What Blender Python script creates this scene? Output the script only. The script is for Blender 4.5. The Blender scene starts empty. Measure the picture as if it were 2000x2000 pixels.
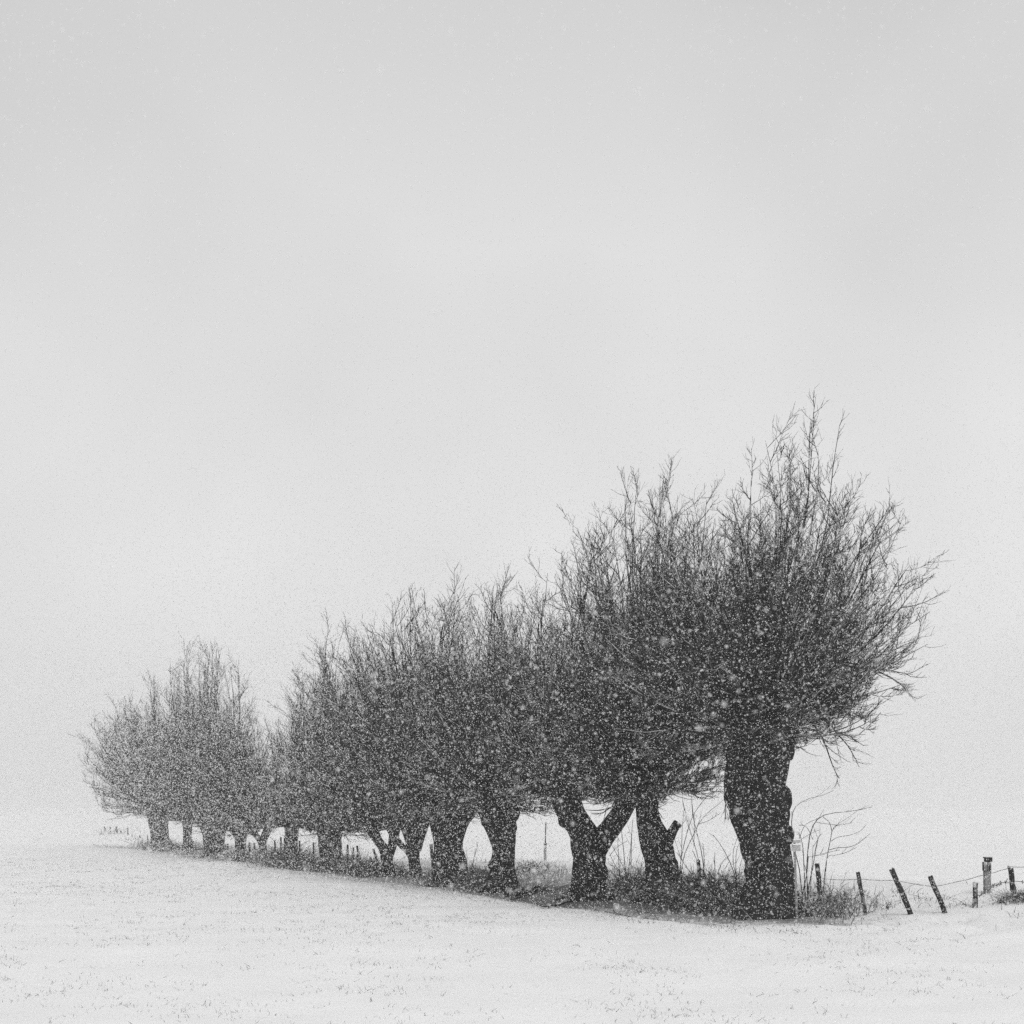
import bpy, math
import numpy as np
from math import radians

# ------------------------------------------------------------------ camera, sky, sun, exposure
scene = bpy.context.scene
COL = scene.collection
CAMZ = 1.74                    # eye height above the field
FPX, HX, HY = 2800.0, 1000.0, 1572.0   # focal length, centre and horizon in the photograph's pixels (2000 wide)

cam_d = bpy.data.cameras.new('camera')
cam_d.sensor_width = 36.0
cam_d.lens = 36.0 * FPX / 2000.0
cam_d.shift_y = (HY - 1000.0) / 2000.0
cam_d.clip_start = 0.2
cam_d.clip_end = 3000.0
cam_d.dof.use_dof = True
cam_d.dof.focus_distance = 25.0
cam_d.dof.aperture_fstop = 3.4
cam = bpy.data.objects.new('camera', cam_d)
cam.location = (0, 0, CAMZ)
cam.rotation_euler = (radians(90), 0, 0)
COL.objects.link(cam)
scene.camera = cam

SUN_AZ, SUN_EL = radians(158), radians(52)     # pale sun behind the cloud, high over the photographer's right shoulder
world = bpy.data.worlds.new('World')
scene.world = world
world.use_nodes = True
wn, wl = world.node_tree.nodes, world.node_tree.links
wn.clear()
w_out = wn.new('ShaderNodeOutputWorld')
w_bg = wn.new('ShaderNodeBackground'); w_bg.inputs['Strength'].default_value = 0.1
sky = wn.new('ShaderNodeTexSky'); sky.sky_type = 'NISHITA'; sky.sun_disc = False
sky.sun_elevation = SUN_EL; sky.sun_rotation = SUN_AZ
sky.air_density = 1.0; sky.dust_density = 5.0
bw = wn.new('ShaderNodeRGBToBW')
tc = wn.new('ShaderNodeTexCoord')
nz = wn.new('ShaderNodeTexNoise'); nz.inputs['Scale'].default_value = 1.7; nz.inputs['Detail'].default_value = 4.0
mr = wn.new('ShaderNodeMapRange')
mr.inputs['From Min'].default_value = 0.33; mr.inputs['From Max'].default_value = 0.67
mr.inputs['To Min'].default_value = 6.9; mr.inputs['To Max'].default_value = 9.1       # overcast cloud layer
mx = wn.new('ShaderNodeMix'); mx.data_type = 'FLOAT'; mx.inputs[0].default_value = 0.93
wl.new(tc.outputs['Generated'], nz.inputs['Vector'])
wl.new(nz.outputs['Fac'], mr.inputs['Value'])
wl.new(sky.outputs['Color'], bw.inputs['Color'])
wl.new(bw.outputs['Val'], mx.inputs[2])
wl.new(mr.outputs['Result'], mx.inputs[3])
sz = wn.new('ShaderNodeSeparateXYZ'); wl.new(tc.outputs['Generated'], sz.inputs[0])
er_ = wn.new('ShaderNodeMapRange'); er_.interpolation_type = 'SMOOTHSTEP'      # thicker cloud overhead than towards the horizon
er_.inputs['From Min'].default_value = 0.1; er_.inputs['From Max'].default_value = 0.66
er_.inputs['To Min'].default_value = 1.0; er_.inputs['To Max'].default_value = 0.69
wl.new(sz.outputs['Z'], er_.inputs['Value'])
mm = wn.new('ShaderNodeMath'); mm.operation = 'MULTIPLY'
wl.new(mx.outputs[0], mm.inputs[0]); wl.new(er_.outputs[0], mm.inputs[1])
wl.new(mm.outputs[0], w_bg.inputs['Color'])
wl.new(w_bg.outputs['Background'], w_out.inputs['Surface'])

sun_d = bpy.data.lights.new('sun', 'SUN'); sun_d.energy = 1.35; sun_d.angle = radians(25); sun_d.color = (1, 1, 1)
sun = bpy.data.objects.new('sun', sun_d)
sun.rotation_euler = (radians(90) - SUN_EL, 0, math.pi - SUN_AZ)
COL.objects.link(sun)

vs = scene.view_settings
vs.view_transform = 'Standard'; vs.look = 'None'; vs.exposure = 0.0; vs.gamma = 1.0
vs.use_curve_mapping = False
scene.cycles.use_denoising = False
scene.cycles.max_bounces = 4
scene.cycles.diffuse_bounces = 2
scene.cycles.volume_bounces = 1
scene.cycles.use_adaptive_sampling = True
scene.cycles.adaptive_threshold = 0.03
scene.cycles.adaptive_min_samples = 16

# ------------------------------------------------------------------ helpers
RNG = np.random.default_rng(7)

def W(px, py, Y):
    """photograph pixel at depth Y -> world point"""
    return np.array([(px - HX) / FPX * Y, Y, CAMZ - (py - HY) / FPX * Y])

def sstep(a, b, x):
    t = np.clip((np.asarray(x, float) - a) / (b - a), 0, 1)
    return t * t * (3 - 2 * t)

def _h(ix, iy, seed):
    n = (ix.astype(np.int64) * 374761393 + iy.astype(np.int64) * 668265263 + seed * 974634777) & 0xffffffff
    n = ((n ^ (n >> 13)) * 1274126177) & 0xffffffff
    return ((n ^ (n >> 16)) & 0xffff) / 65535.0

def vnoise(x, y, seed=0):
    x = np.asarray(x, float); y = np.asarray(y, float)
    x, y = np.broadcast_arrays(x, y)
    ix, iy = np.floor(x), np.floor(y)
    fx, fy = x - ix, y - iy
    fx, fy = fx * fx * (3 - 2 * fx), fy * fy * (3 - 2 * fy)
    a, b = _h(ix, iy, seed), _h(ix + 1, iy, seed)
    c, d = _h(ix, iy + 1, seed), _h(ix + 1, iy + 1, seed)
    return (a * (1 - fx) + b * fx) * (1 - fy) + (c * (1 - fx) + d * fx) * fy

def fbm(x, y, seed=0, octv=4):
    s, a, t = 0, 1.0, 0
    for k in range(octv):
        s = s + a * vnoise(np.asarray(x) * 2 ** k, np.asarray(y) * 2 ** k, seed + k); t += a; a *= .5
    return s / t

def mesh_from(name, V, quads=None, tris=None, smooth=True):
    me = bpy.data.meshes.new(name)
    V = np.ascontiguousarray(V, dtype=np.float32)
    me.vertices.add(len(V)); me.vertices.foreach_set('co', V.ravel())
    nq = 0 if quads is None else len(quads); nt = 0 if tris is None else len(tris)
    loops = []; starts = []
    if nq:
        loops.append(np.asarray(quads, dtype=np.int32).ravel()); starts.append(np.arange(nq) * 4)
    if nt:
        loops.append(np.asarray(tris, dtype=np.int32).ravel()); starts.append(nq * 4 + np.arange(nt) * 3)
    if loops:
        loops = np.concatenate(loops); starts = np.concatenate(starts).astype(np.int32)
        me.loops.add(len(loops)); me.loops.foreach_set('vertex_index', loops)
        me.polygons.add(nq + nt); me.polygons.foreach_set('loop_start', starts)
        me.polygons.foreach_set('use_smooth', np.full(nq + nt, smooth, dtype=bool))
    me.update(calc_edges=True)
    me.validate()
    return me

class MB:
    """collects vertices and faces for ONE mesh object"""
    def __init__(self): self.V = []; self.Q = []; self.T = []; self.n = 0
    def add(self, V, Q=None, T=None):
        V = np.asarray(V, float).reshape(-1, 3)
        if Q is not None and len(Q): self.Q.append(np.asarray(Q) + self.n)
        if T is not None and len(T): self.T.append(np.asarray(T) + self.n)
        self.V.append(V); self.n += len(V)
    def build(self, name, mat, parent=None, smooth=True, origin=None):
        V = np.concatenate(self.V)
        if origin is not None: V = V - np.asarray(origin)
        me = mesh_from(name, V, np.concatenate(self.Q) if self.Q else None, np.concatenate(self.T) if self.T else None, smooth)
        me.materials.append(mat)
        o = bpy.data.objects.new(name, me); COL.objects.link(o)
        if parent is not None: o.parent = parent
        elif origin is not None: o.location = origin
        return o

def tubes(mb, P, R, sides=3, cap=False):
    """P (N,K,3) centre lines, R (N,K) radii"""
    P = np.asarray(P, float); R = np.asarray(R, float)
    if len(P) == 0: return
    N, K, _ = P.shape
    Tn = np.gradient(P, axis=1)
    Tn /= np.linalg.norm(Tn, axis=2, keepdims=True) + 1e-9
    ref = np.zeros((N, 1, 3)); m = np.abs(Tn.mean(1)[:, 2]) > .75
    ref[~m, 0, 2] = 1; ref[m, 0, 0] = 1
    A = np.cross(Tn, ref); A /= np.linalg.norm(A, axis=2, keepdims=True) + 1e-9
    B = np.cross(Tn, A)
    ang = np.arange(sides) * 2 * math.pi / sides + .4
    V = P[:, :, None, :] + R[:, :, None, None] * (A[:, :, None, :] * np.cos(ang)[None, None, :, None] + B[:, :, None, :] * np.sin(ang)[None, None, :, None])
    base = (np.arange(N) * K * sides)[:, None, None]
    k = np.arange(K - 1)[None, :, None]; s = np.arange(sides)[None, None, :]
    a = base + k * sides + s; b = base + k * sides + (s + 1) % sides
    Q = np.stack([a, b, b + sides, a + sides], -1).reshape(-1, 4)
    T = None
    if cap:
        c = np.arange(1, sides - 1)
        t1 = np.stack([np.zeros_like(c), c + 1, c], -1); t2 = np.stack([np.zeros_like(c), c, c + 1], -1) + (K - 1) * sides
        T = np.concatenate([t1, t2])[None] + (np.arange(N) * K * sides)[:, None, None]
        T = T.reshape(-1, 3)
    mb.add(V.reshape(-1, 3), Q, T)

def resample(pts, n):
    """Catmull-Rom through rows of pts -> n rows"""
    p = np.asarray(pts, float)
    q = np.vstack([2 * p[0] - p[1], p, 2 * p[-1] - p[-2]])
    t = np.linspace(0, len(p) - 1 - 1e-6, n); i = t.astype(int); f = (t - i)[:, None]
    p0, p1, p2, p3 = q[i], q[i + 1], q[i + 2], q[i + 3]
    return .5 * (2 * p1 + (p2 - p0) * f + (2 * p0 - 5 * p1 + 4 * p2 - p3) * f * f + (3 * p1 - p0 - 3 * p2 + p3) * f ** 3)

def tag(o, label=None, cat=None, group=None, kind=None):
    if label: o['label'] = label
    if cat: o['category'] = cat
    if group: o['group'] = group
    if kind: o['kind'] = kind
    return o

def empty(name, loc):
    o = bpy.data.objects.new(name, None); o.location = tuple(loc); o.empty_display_size = .2
    COL.objects.link(o); return o

# ------------------------------------------------------------------ materials (the photograph is black and white: all greys)
def new_mat(name, rough=.9):
    m = bpy.data.materials.new(name); m.use_nodes = True
    n, l = m.node_tree.nodes, m.node_tree.links
    p = n['Principled BSDF']; p.inputs['Roughness'].default_value = rough
    p.inputs['Specular IOR Level'].default_value = .15
    return m, n, l, p

def mathn(n, l, op, a, b=None, clamp=False):
    x = n.new('ShaderNodeMath'); x.operation = op; x.use_clamp = clamp
    for i, v in enumerate((a, b)):
        if v is None: continue
        if isinstance(v, (int, float)): x.inputs[i].default_value = v
        else: l.new(v, x.inputs[i])
    return x.outputs[0]

def noise_fac(n, l, scale, detail=4, coord='Object', stretch=None):
    t = n.new('ShaderNodeTexCoord'); x = n.new('ShaderNodeTexNoise')
    x.inputs['Scale'].default_value = scale; x.inputs['Detail'].default_value = detail
    if stretch:
        mp = n.new('ShaderNodeMapping'); mp.inputs['Scale'].default_value = stretch
        l.new(t.outputs[coord], mp.inputs['Vector']); l.new(mp.outputs['Vector'], x.inputs['Vector'])
    else: l.new(t.outputs[coord], x.inputs['Vector'])
    return x.outputs['Fac']

def remap(n, l, v, a, b, c, d):
    x = n.new('ShaderNodeMapRange'); x.clamp = True
    for i, q in enumerate((a, b, c, d)): x.inputs[i + 1].default_value = q
    l.new(v, x.inputs[0]); return x.outputs[0]

def grey_mix(n, l, fac, a, b):
    x = n.new('ShaderNodeMix'); x.data_type = 'FLOAT'
    for i, v in ((0, fac), (2, a), (3, b)):
        if isinstance(v, (int, float)): x.inputs[i].default_value = v
        else: l.new(v, x.inputs[i])
    return x.outputs[0]

def snowy_dark(name, lo, hi, nscale, stretch, snow_lo, snow_hi, patch, bump=.5, bdist=.02):
    """dark bark or wood whose upward faces carry snow"""
    m, n, l, p = new_mat(name)
    f = noise_fac(n, l, nscale, 5, 'Object', stretch)
    base = remap(n, l, f, .3, .7, lo, hi)
    g = n.new('ShaderNodeNewGeometry'); sx = n.new('ShaderNodeSeparateXYZ'); l.new(g.outputs['Normal'], sx.inputs[0])
    vd = n.new('ShaderNodeVectorMath'); vd.operation = 'DOT_PRODUCT'; l.new(g.outputs['Normal'], vd.inputs[0])
    vd.inputs[1].default_value = (-.35, -.45, .82)             # the side the wind drives the snow against, and the top
    up = remap(n, l, vd.outputs['Value'], snow_lo, snow_hi, 0, 1)
    pt = remap(n, l, noise_fac(n, l, patch, 3), .42, .56, 0, 1)
    fac = mathn(n, l, 'MULTIPLY', up, pt)
    l.new(grey_mix(n, l, fac, base, .82), p.inputs['Base Color'])
    b = n.new('ShaderNodeBump'); b.inputs['Strength'].default_value = bump; b.inputs['Distance'].default_value = bdist
    l.new(f, b.inputs['Height']); l.new(b.outputs['Normal'], p.inputs['Normal'])
    return m

M_BARK = snowy_dark('willow_bark', .008, .032, 9, (1, 1, .3), .90, 1.02, 15, 1.0, .08)
M_TWIG = snowy_dark('willow_twig', .008, .022, 5, None, .55, .95, 3.1, 0)
M_BRANCH = snowy_dark('snowy_branch', .010, .026, 5, None, .1, .65, 2.2, 0)
M_LOG = snowy_dark('log_bark', .012, .05, 9, None, -.1, .5, 5, .6)
M_POST = snowy_dark('post_wood', .012, .04, 14, (1, 1, .25), .5, .8, 9, .6)
M_PALE = snowy_dark('pale_weathered_post', .16, .34, 22, (1, 1, .5), .5, .8, 9, .5)
M_CANE = snowy_dark('cane', .015, .04, 8, None, .5, .9, 4, 0)
M_WIRE = snowy_dark('wire', .05, .09, 20, None, .7, .95, 12, 0)

def plain(name, lo, hi, sc):
    m, n, l, p = new_mat(name)
    l.new(remap(n, l, noise_fac(n, l, sc, 3), .3, .7, lo, hi), p.inputs['Base Color']); return m
M_GRASS = plain('dry_grass', .02, .07, 3)
M_WEED = snowy_dark('dry_weeds', .010, .04, 5, None, 0, .8, 9, 0)
M_FLAKE = bpy.data.materials.new('falling_snow'); M_FLAKE.use_nodes = True      # loose ice crystals: light passes through
n, l = M_FLAKE.node_tree.nodes, M_FLAKE.node_tree.links; n.clear()
df, tr, ms, mo = n.new('ShaderNodeBsdfDiffuse'), n.new('ShaderNodeBsdfTranslucent'), n.new('ShaderNodeMixShader'), n.new('ShaderNodeOutputMaterial')
df.inputs['Color'].default_value = tr.inputs['Color'].default_value = (.91, .91, .91, 1); ms.inputs[0].default_value = .5
l.new(df.outputs[0], ms.inputs[1]); l.new(tr.outputs[0], ms.inputs[2]); l.new(ms.outputs[0], mo.inputs['Surface'])
M_SIGN = plain('sign_plate', .35, .55, 9)
M_SNOWCAP = plain('snow_cap', .8, .86, 6)

M_SNOW, n, l, p = new_mat('snow_field', .95)
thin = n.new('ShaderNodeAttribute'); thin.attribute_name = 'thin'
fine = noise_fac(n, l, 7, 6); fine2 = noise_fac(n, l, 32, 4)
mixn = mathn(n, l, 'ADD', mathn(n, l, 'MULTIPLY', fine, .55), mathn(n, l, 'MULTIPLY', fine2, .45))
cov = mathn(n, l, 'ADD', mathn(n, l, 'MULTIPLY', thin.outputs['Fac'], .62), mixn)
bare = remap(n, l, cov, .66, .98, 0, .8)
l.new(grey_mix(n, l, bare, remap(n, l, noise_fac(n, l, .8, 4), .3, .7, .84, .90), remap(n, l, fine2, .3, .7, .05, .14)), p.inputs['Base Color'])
bm_ = n.new('ShaderNodeBump'); bm_.inputs['Strength'].default_value = .5; bm_.inputs['Distance'].default_value = .03
l.new(mixn, bm_.inputs['Height']); l.new(bm_.outputs['Normal'], p.inputs['Normal'])

# ------------------------------------------------------------------ the ground
OX, OY = 4.05, 22.3
UX, UY = -.438, .899           # along the row of trees, away from the camera
NX, NY = .899, .438            # across it, to the far side

def rowcoord(x, y):
    dx, dy = np.asarray(x, float) - OX, np.asarray(y, float) - OY
    return dx * UX + dy * UY, dx * NX + dy * NY

def ground(x, y, fine=True):
    s, d = rowcoord(x, y)
    H = np.interp(s, [-6, -1, 1, 12, 16, 21, 30], [.58, .46, .38, .37, .26, .13, .06])
    k = sstep(-1.5, 3.5, s)
    d0 = 1.0 * (1 - k) + -.4 * k; d1 = 4.6 * (1 - k) + 2.1 * k
    t = np.clip((d - d0) / (d1 - d0), 0, 1); t = t * t * (3 - 2 * t)
    z = H * t * (1 - sstep(3.5, 9.5, d - (1 - k) * 2.2))
    z = z - .06 * np.exp(-((d + 1.3) / .5) ** 2) * sstep(-3, 0, s)
    if fine:
        near = 1 - sstep(34, 66, np.hypot(x, y))
        z = z + near * ((fbm(x * .35, y * .35, 11, 3) - .5) * .10 + (fbm(x * 1.7, y * 1.7, 21, 3) - .5) * .035)
        rough = np.exp(-((d - 1.3) / 2.0) ** 2)
        z = z + near * rough * (fbm(x * 1.9, y * 1.9, 31, 4) - .5) * .20
    return z

def ghit(px, py, y0=6, y1=160):
    """where the line of sight through a pixel meets the ground"""
    Y = np.linspace(y0, y1, 6000)
    X = (px - HX) / FPX * Y; Z = CAMZ - (py - HY) / FPX * Y
    i = np.argmax(Z <= ground(X, Y))
    if i == 0: i = len(Y) - 1
    return np.array([X[i], Y[i], ground(X[i], Y[i])])

def axis(spec):
    out = [spec[0][0]]
    for a, b, h in spec:
        m = max(1, int(round((b - a) / h))); out += list(np.linspace(a, b, m + 1)[1:])
    return np.array(out)
gx = axis([(-700, -120, 40), (-120, -32, 4), (-32, -16, .5), (-16, 11, .16), (11, 30, .6), (30, 120, 5), (120, 700, 40)])
gy = axis([(-60, 5, 5), (5, 9, .3), (9, 32, .15), (32, 64, .25), (64, 110, 1.5), (110, 900, 25)])
GX, GY = np.meshgrid(gx, gy)
GZ = ground(GX, GY)
nx_, ny_ = len(gx), len(gy)
idx = np.arange(nx_ * ny_).reshape(ny_, nx_)
gq = np.stack([idx[:-1, :-1], idx[:-1, 1:], idx[1:, 1:], idx[1:, :-1]], -1).reshape(-1, 4)
gme = mesh_from('ground', np.stack([GX, GY, GZ], -1).reshape(-1, 3), gq)
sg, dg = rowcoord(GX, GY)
litter_shade = 1.1 * np.exp(-((dg + .35) / 1.1) ** 2) * sstep(-3.5, 0, sg) * (1 - .35 * sstep(20, 45, sg)) + .2 * np.exp(-((dg - 1.8) / 1.2) ** 2) * sstep(-7, -4, sg)  # litter in thin snow, plus painted shade darkening the strip before the trees
litter_shade = litter_shade * (.35 + .95 * fbm(GX * .9, GY * .9, 41, 4))
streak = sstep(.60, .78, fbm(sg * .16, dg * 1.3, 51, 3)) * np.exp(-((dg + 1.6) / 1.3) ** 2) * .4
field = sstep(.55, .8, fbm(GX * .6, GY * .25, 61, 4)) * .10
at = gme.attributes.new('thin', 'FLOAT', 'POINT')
at.data.foreach_set('value', np.clip((litter_shade * .95 + streak + field) * (1 - sstep(26, 78, GY)) * (1 - .7 * sstep(36, 48, sg)), 0, 1).ravel().astype(np.float32))
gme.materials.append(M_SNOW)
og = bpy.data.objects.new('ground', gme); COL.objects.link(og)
tag(og, 'flat snow covered field with a low bank under the trees', kind='structure')

# ------------------------------------------------------------------ the pollard willows
def trunk_tube(mb, pts, Y, seed, nring=30, sides=22, rough=1.0, flat_end=False, flare=False):
    c = resample(pts, nring)
    P = np.stack([(c[:, 0] - HX) / FPX * Y, np.full(nring, float(Y)), CAMZ - (c[:, 1] - HY) / FPX * Y], -1)
    P[:, 1] += (vnoise(np.linspace(0, 3, nring), 0.3, seed) - .5) * .15
    R = np.maximum(c[:, 2], 1.0) / FPX * Y
    Tn = np.gradient(P, axis=0); Tn /= np.linalg.norm(Tn, axis=1, keepdims=True)
    A = np.cross(Tn, [0, 1, 0]); A /= np.linalg.norm(A, axis=1, keepdims=True)
    B = np.cross(Tn, A)
    ang = np.linspace(0, 2 * math.pi, sides, endpoint=False)
    hh = np.concatenate([[0], np.cumsum(np.linalg.norm(np.diff(P, axis=0), axis=1))])
    ca, sa = np.cos(ang)[None], np.sin(ang)[None]
    lum = fbm(ca * 1.3 + hh[:, None] * 1.1 + 7, sa * 1.3 + hh[:, None] * .35 + 3, seed, 3) - .5
    rid = fbm(ang[None] * 2.9 + hh[:, None] * .5, hh[:, None] * 1.1, seed + 9, 3) - .5
    rid[:, -1] = rid[:, 0]
    fur = fbm(ca * 4.5 + 11 + hh[:, None] * .4, sa * 4.5 + hh[:, None] * 1.6, seed + 19, 3) - .5
    k = 1 + rough * (.42 * lum + .34 * rid + .30 * fur)
    if flare:
        foot = np.clip(1 - hh / .75, 0, 1)[:, None] ** 1.6
        k = k * (1 + foot * (.10 + .32 * np.clip(np.sin(ang[None] * 3 + seed) + .6 * np.sin(ang[None] * 5 + seed * 2), -.2, .9)))
    V = P[:, None] + (R[:, None] * k)[..., None] * (A[:, None] * ca[..., None] + B[:, None] * sa[..., None])
    V[..., 1] = Y + (V[..., 1] - Y) * .95
    Vf = V.reshape(-1, 3)
    a = np.arange(nring - 1)[:, None] * sides; s = np.arange(sides)[None]
    Q = np.stack([a + s, a + (s + 1) % sides, a + sides + (s + 1) % sides, a + sides + s], -1).reshape(-1, 4)
    top = P[-1] + Tn[-1] * (R[-1] * (-.35 if flat_end else .5))
    T = np.stack([(nring - 1) * sides + np.arange(sides), (nring - 1) * sides + (np.arange(sides) + 1) % sides, np.full(sides, nring * sides)], -1)
    mb.add(np.vstack([Vf, top]), Q, T)

def blob(mb, px, py, r, Y, seed, dy=0.0, tall=1.5):
    c = W(px, py, Y); c[1] += dy; R = r / FPX * Y
    nu, nv = 14, 9
    u = np.linspace(0, 2 * math.pi, nu, endpoint=False)[None]; v = np.linspace(.02, math.pi - .02, nv)[:, None]
    k = .8 + .5 * fbm(np.cos(u) * np.sin(v) * 1.6 + 5, np.sin(u) * 1.6 + np.cos(v) * 1.7 + seed, seed, 3)
    V = c + R * k[..., None] * np.stack([np.sin(v) * np.cos(u), np.sin(v) * np.sin(u), np.cos(v) * np.ones_like(u) * tall], -1)
    a = np.arange(nv - 1)[:, None] * nu; s = np.arange(nu)[None]
    Q = np.stack([a + s, a + nu + s, a + nu + (s + 1) % nu, a + (s + 1) % nu], -1).reshape(-1, 4)
    mb.add(V.reshape(-1, 3), Q)

def unit(v): return v / (np.linalg.norm(v, axis=-1, keepdims=True) + 1e-9)

def interp_poly(P, t):
    """P (N,K,3), t (N,M) -> points and tangents (N,M,3)"""
    N, K, _ = P.shape
    f = np.clip(t, 0, .9999) * (K - 1); i = f.astype(int); f = (f - i)[..., None]
    r = np.arange(N)[:, None]
    a, b = P[r, i], P[r, i + 1]
    return a * (1 - f) + b * f, unit(b - a)

def grow_twigs(rng, P, R, M, tmin, lfun, amin, amax, K, up, rb, rt):
    """side twigs on every centre line of P"""
    N = len(P)
    t = tmin + (1 - tmin) * (np.arange(M)[None] + rng.random((N, M))) / M
    O, T = interp_poly(P, t)
    rv = unit(rng.normal(size=(N, M, 3)))
    perp = unit(rv - (rv * T).sum(-1, keepdims=True) * T)
    a = rng.uniform(amin, amax, (N, M))[..., None]
    D = unit(T * np.cos(a) + perp * np.sin(a) + np.array([0, 0, up]))
    L = lfun(t, rng.random((N, M)))
    u = np.linspace(0, 1, K)
    sag = unit(D * .8 + T * .25 + np.array([0, 0, .75])) - D
    C = O[:, :, None] + L[..., None, None] * (D[:, :, None] * u[None, None, :, None] + .38 * sag[:, :, None] * (u ** 2)[None, None, :, None])
    C[:, :, 1:] += np.cumsum(rng.normal(size=(N, M, K - 1, 3)), 2) * (L * .018)[..., None, None]
    C = C.reshape(N * M, K, 3)
    RR = (rb + (rt - rb) * u)[None] * rng.uniform(.75, 1.3, (N * M, 1))
    return C, RR

def crown(name, heads, Yt, env_r, env_l, nshoot, seed, parent, nsec=7, ntw=8, nsub=2, extra=None, thick=1.0, rhead=30, tl=1.0, nsweep=20, shift=0.0):
    rng = np.random.default_rng(seed)
    sc = Yt / FPX
    hw = np.array([W(h[0], h[1], Yt) for h in heads])
    ctr = hw.mean(0) + np.array([shift * sc, 0, 0])
    hid = rng.integers(0, len(heads), nshoot)
    H = hw[hid]
    # directions spread evenly over the crown's surface (more shoots where it reaches farther)
    n4 = nshoot * 14
    qn = np.arange(n4) + rng.integers(0, 5000)
    s0 = math.sin(radians(-25 if Yt < 30 else -20))
    el = np.degrees(np.arcsin(np.clip(s0 + (1 - s0) * ((qn * .7548776662) % 1) + rng.normal(size=n4) * .02, -.4, 1)))
    az = ((qn * .5698402910) % 1) * 2 * math.pi + rng.normal(size=n4) * .05
    er = np.interp(el, *zip(*env_r)); elf = np.interp(el, *zip(*env_l))
    w = .5 + .5 * np.cos(az)
    Lm = (er * w + elf * (1 - w)) * sc * (1 - .22 * sstep(4, 22, -el))
    k4 = np.flatnonzero(rng.random(n4) < (Lm / Lm.max()) ** 2.3)[:nshoot]
    el, az, Lm = el[k4], az[k4], Lm[k4]
    nshoot = len(el); H = H[:nshoot]
    q = np.where(rng.random(nshoot) < .64, rng.uniform(.86, .965, nshoot), rng.uniform(.55, .9, nshoot))
    e = np.radians(el)
    D = np.stack([np.cos(e) * np.cos(az), np.cos(e) * np.sin(az), np.sin(e)], -1)
    L = Lm * q
    E = ctr + D * L[:, None]
    e0 = e - np.radians(rng.uniform(0, 20, nshoot)) * np.clip(np.cos(e) + .25, 0, 1)
    D0 = np.stack([np.cos(e0) * np.cos(az), np.cos(e0) * np.sin(az), np.sin(e0)], -1)
    S = H + D * (rhead * sc) * rng.uniform(.2, .8, (nshoot, 1)) + np.array([0, 0, -.25]) * (rng.random((nshoot, 1)) * rhead * sc * 2)
    Cc = S + D0 * L[:, None] * rng.uniform(.35, .6, (nshoot, 1))
    K = 10; u = np.linspace(0, 1, K)[None, :, None]
    P = S[:, None] * (1 - u) ** 2 + 2 * Cc[:, None] * u * (1 - u) + E[:, None] * u ** 2
    wob = np.cumsum(rng.normal(size=(nshoot, K, 3)), 1) * .014 * L[:, None, None]
    P = P + wob * u * .7
    r0 = (.011 + .0055 * L) * rng.uniform(.6, 1.35, nshoot) * (thick ** .5)
    R = r0[:, None] * (1 - np.linspace(0, 1, K)[None]) ** .8 + .0032 * thick
    bb = MB(); tubes(bb, P, R, 4)
    mb = MB()
    Lall = np.linalg.norm(P[:, -1] - P[:, 0], axis=1)
    med = np.median(Lall)
    # long side branches, then twigs, then fine twiglets
    P1, R1 = grow_twigs(rng, P, R, nsec, .30, lambda t, r: (.30 * (1 - t) + .16) * (.55 + .7 * r) * np.minimum(Lall, 1.25 * med)[:, None], .5, 1.15, 6 if thick < 1.1 else 5, .03, .0075 * thick, .0026 * thick)
    lowb = rng.random(len(P1)) < .5
    tubes(bb, P1[lowb], R1[lowb] * 1.15, 3); tubes(mb, P1[~lowb], R1[~lowb], 3)
    # long snow-laden branches sweeping out on the windward side
    ns = nsweep
    az_ = rng.uniform(-2.75, -.55, ns); el_ = np.radians(rng.uniform(-24 if Yt < 33 else -12, 42, ns))
    w_ = .5 + .5 * np.cos(az_)
    Ls = (np.interp(np.degrees(el_), *zip(*env_r)) * w_ + np.interp(np.degrees(el_), *zip(*env_l)) * (1 - w_)) * sc * rng.uniform(.75, 1.08, ns)
    Ds = np.stack([np.cos(el_) * np.cos(az_), np.cos(el_) * np.sin(az_), np.sin(el_)], -1)
    Hs = hw[rng.integers(0, len(hw), ns)]
    Es = Hs + Ds * Ls[:, None]; Cs = Hs + (Ds + [0, 0, -.22]) * Ls[:, None] * .5
    Psw = Hs[:, None] * (1 - u) ** 2 + 2 * Cs[:, None] * u * (1 - u) + Es[:, None] * u ** 2
    Psw = Psw + np.cumsum(rng.normal(size=(ns, K, 3)), 1) * .02 * Ls[:, None, None] * u
    tubes(bb, Psw, np.linspace(.019, .005, K)[None] * rng.uniform(.7, 1.25, (ns, 1)) * thick ** .5, 5)
    Q1, QR1 = grow_twigs(rng, Psw, None, 5, .35, lambda t, r: (.25 + .5 * r) * (1.2 - .5 * t), .35, .8, 5, 0, .008 * thick, .003 * thick)
    tubes(bb, Q1, QR1, 4)
    bb.build('branches', M_BRANCH, parent, origin=parent.location)
    L1 = np.linalg.norm(P1[:, -1] - P1[:, 0], axis=1)[:, None]
    P2, R2 = grow_twigs(rng, P1, R1, ntw, .12, lambda t, r: np.clip(L1 * (.20 + .40 * r) * (1.15 - .45 * t), .10, .60) * tl, .5, 1.15, 3, .06, .0042 * thick, .0019 * thick)
    tubes(mb, P2, R2, 3)
    L2 = np.linalg.norm(P2[:, -1] - P2[:, 0], axis=1)[:, None]
    P3, R3 = grow_twigs(rng, P2, R2, nsub, .2, lambda t, r: np.clip(L2 * (.3 + .5 * r), .06, .26) * tl, .45, 1.05, 2, .06, .0030 * thick, .0016 * thick)
    tubes(mb, P3, R3, 3)
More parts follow.
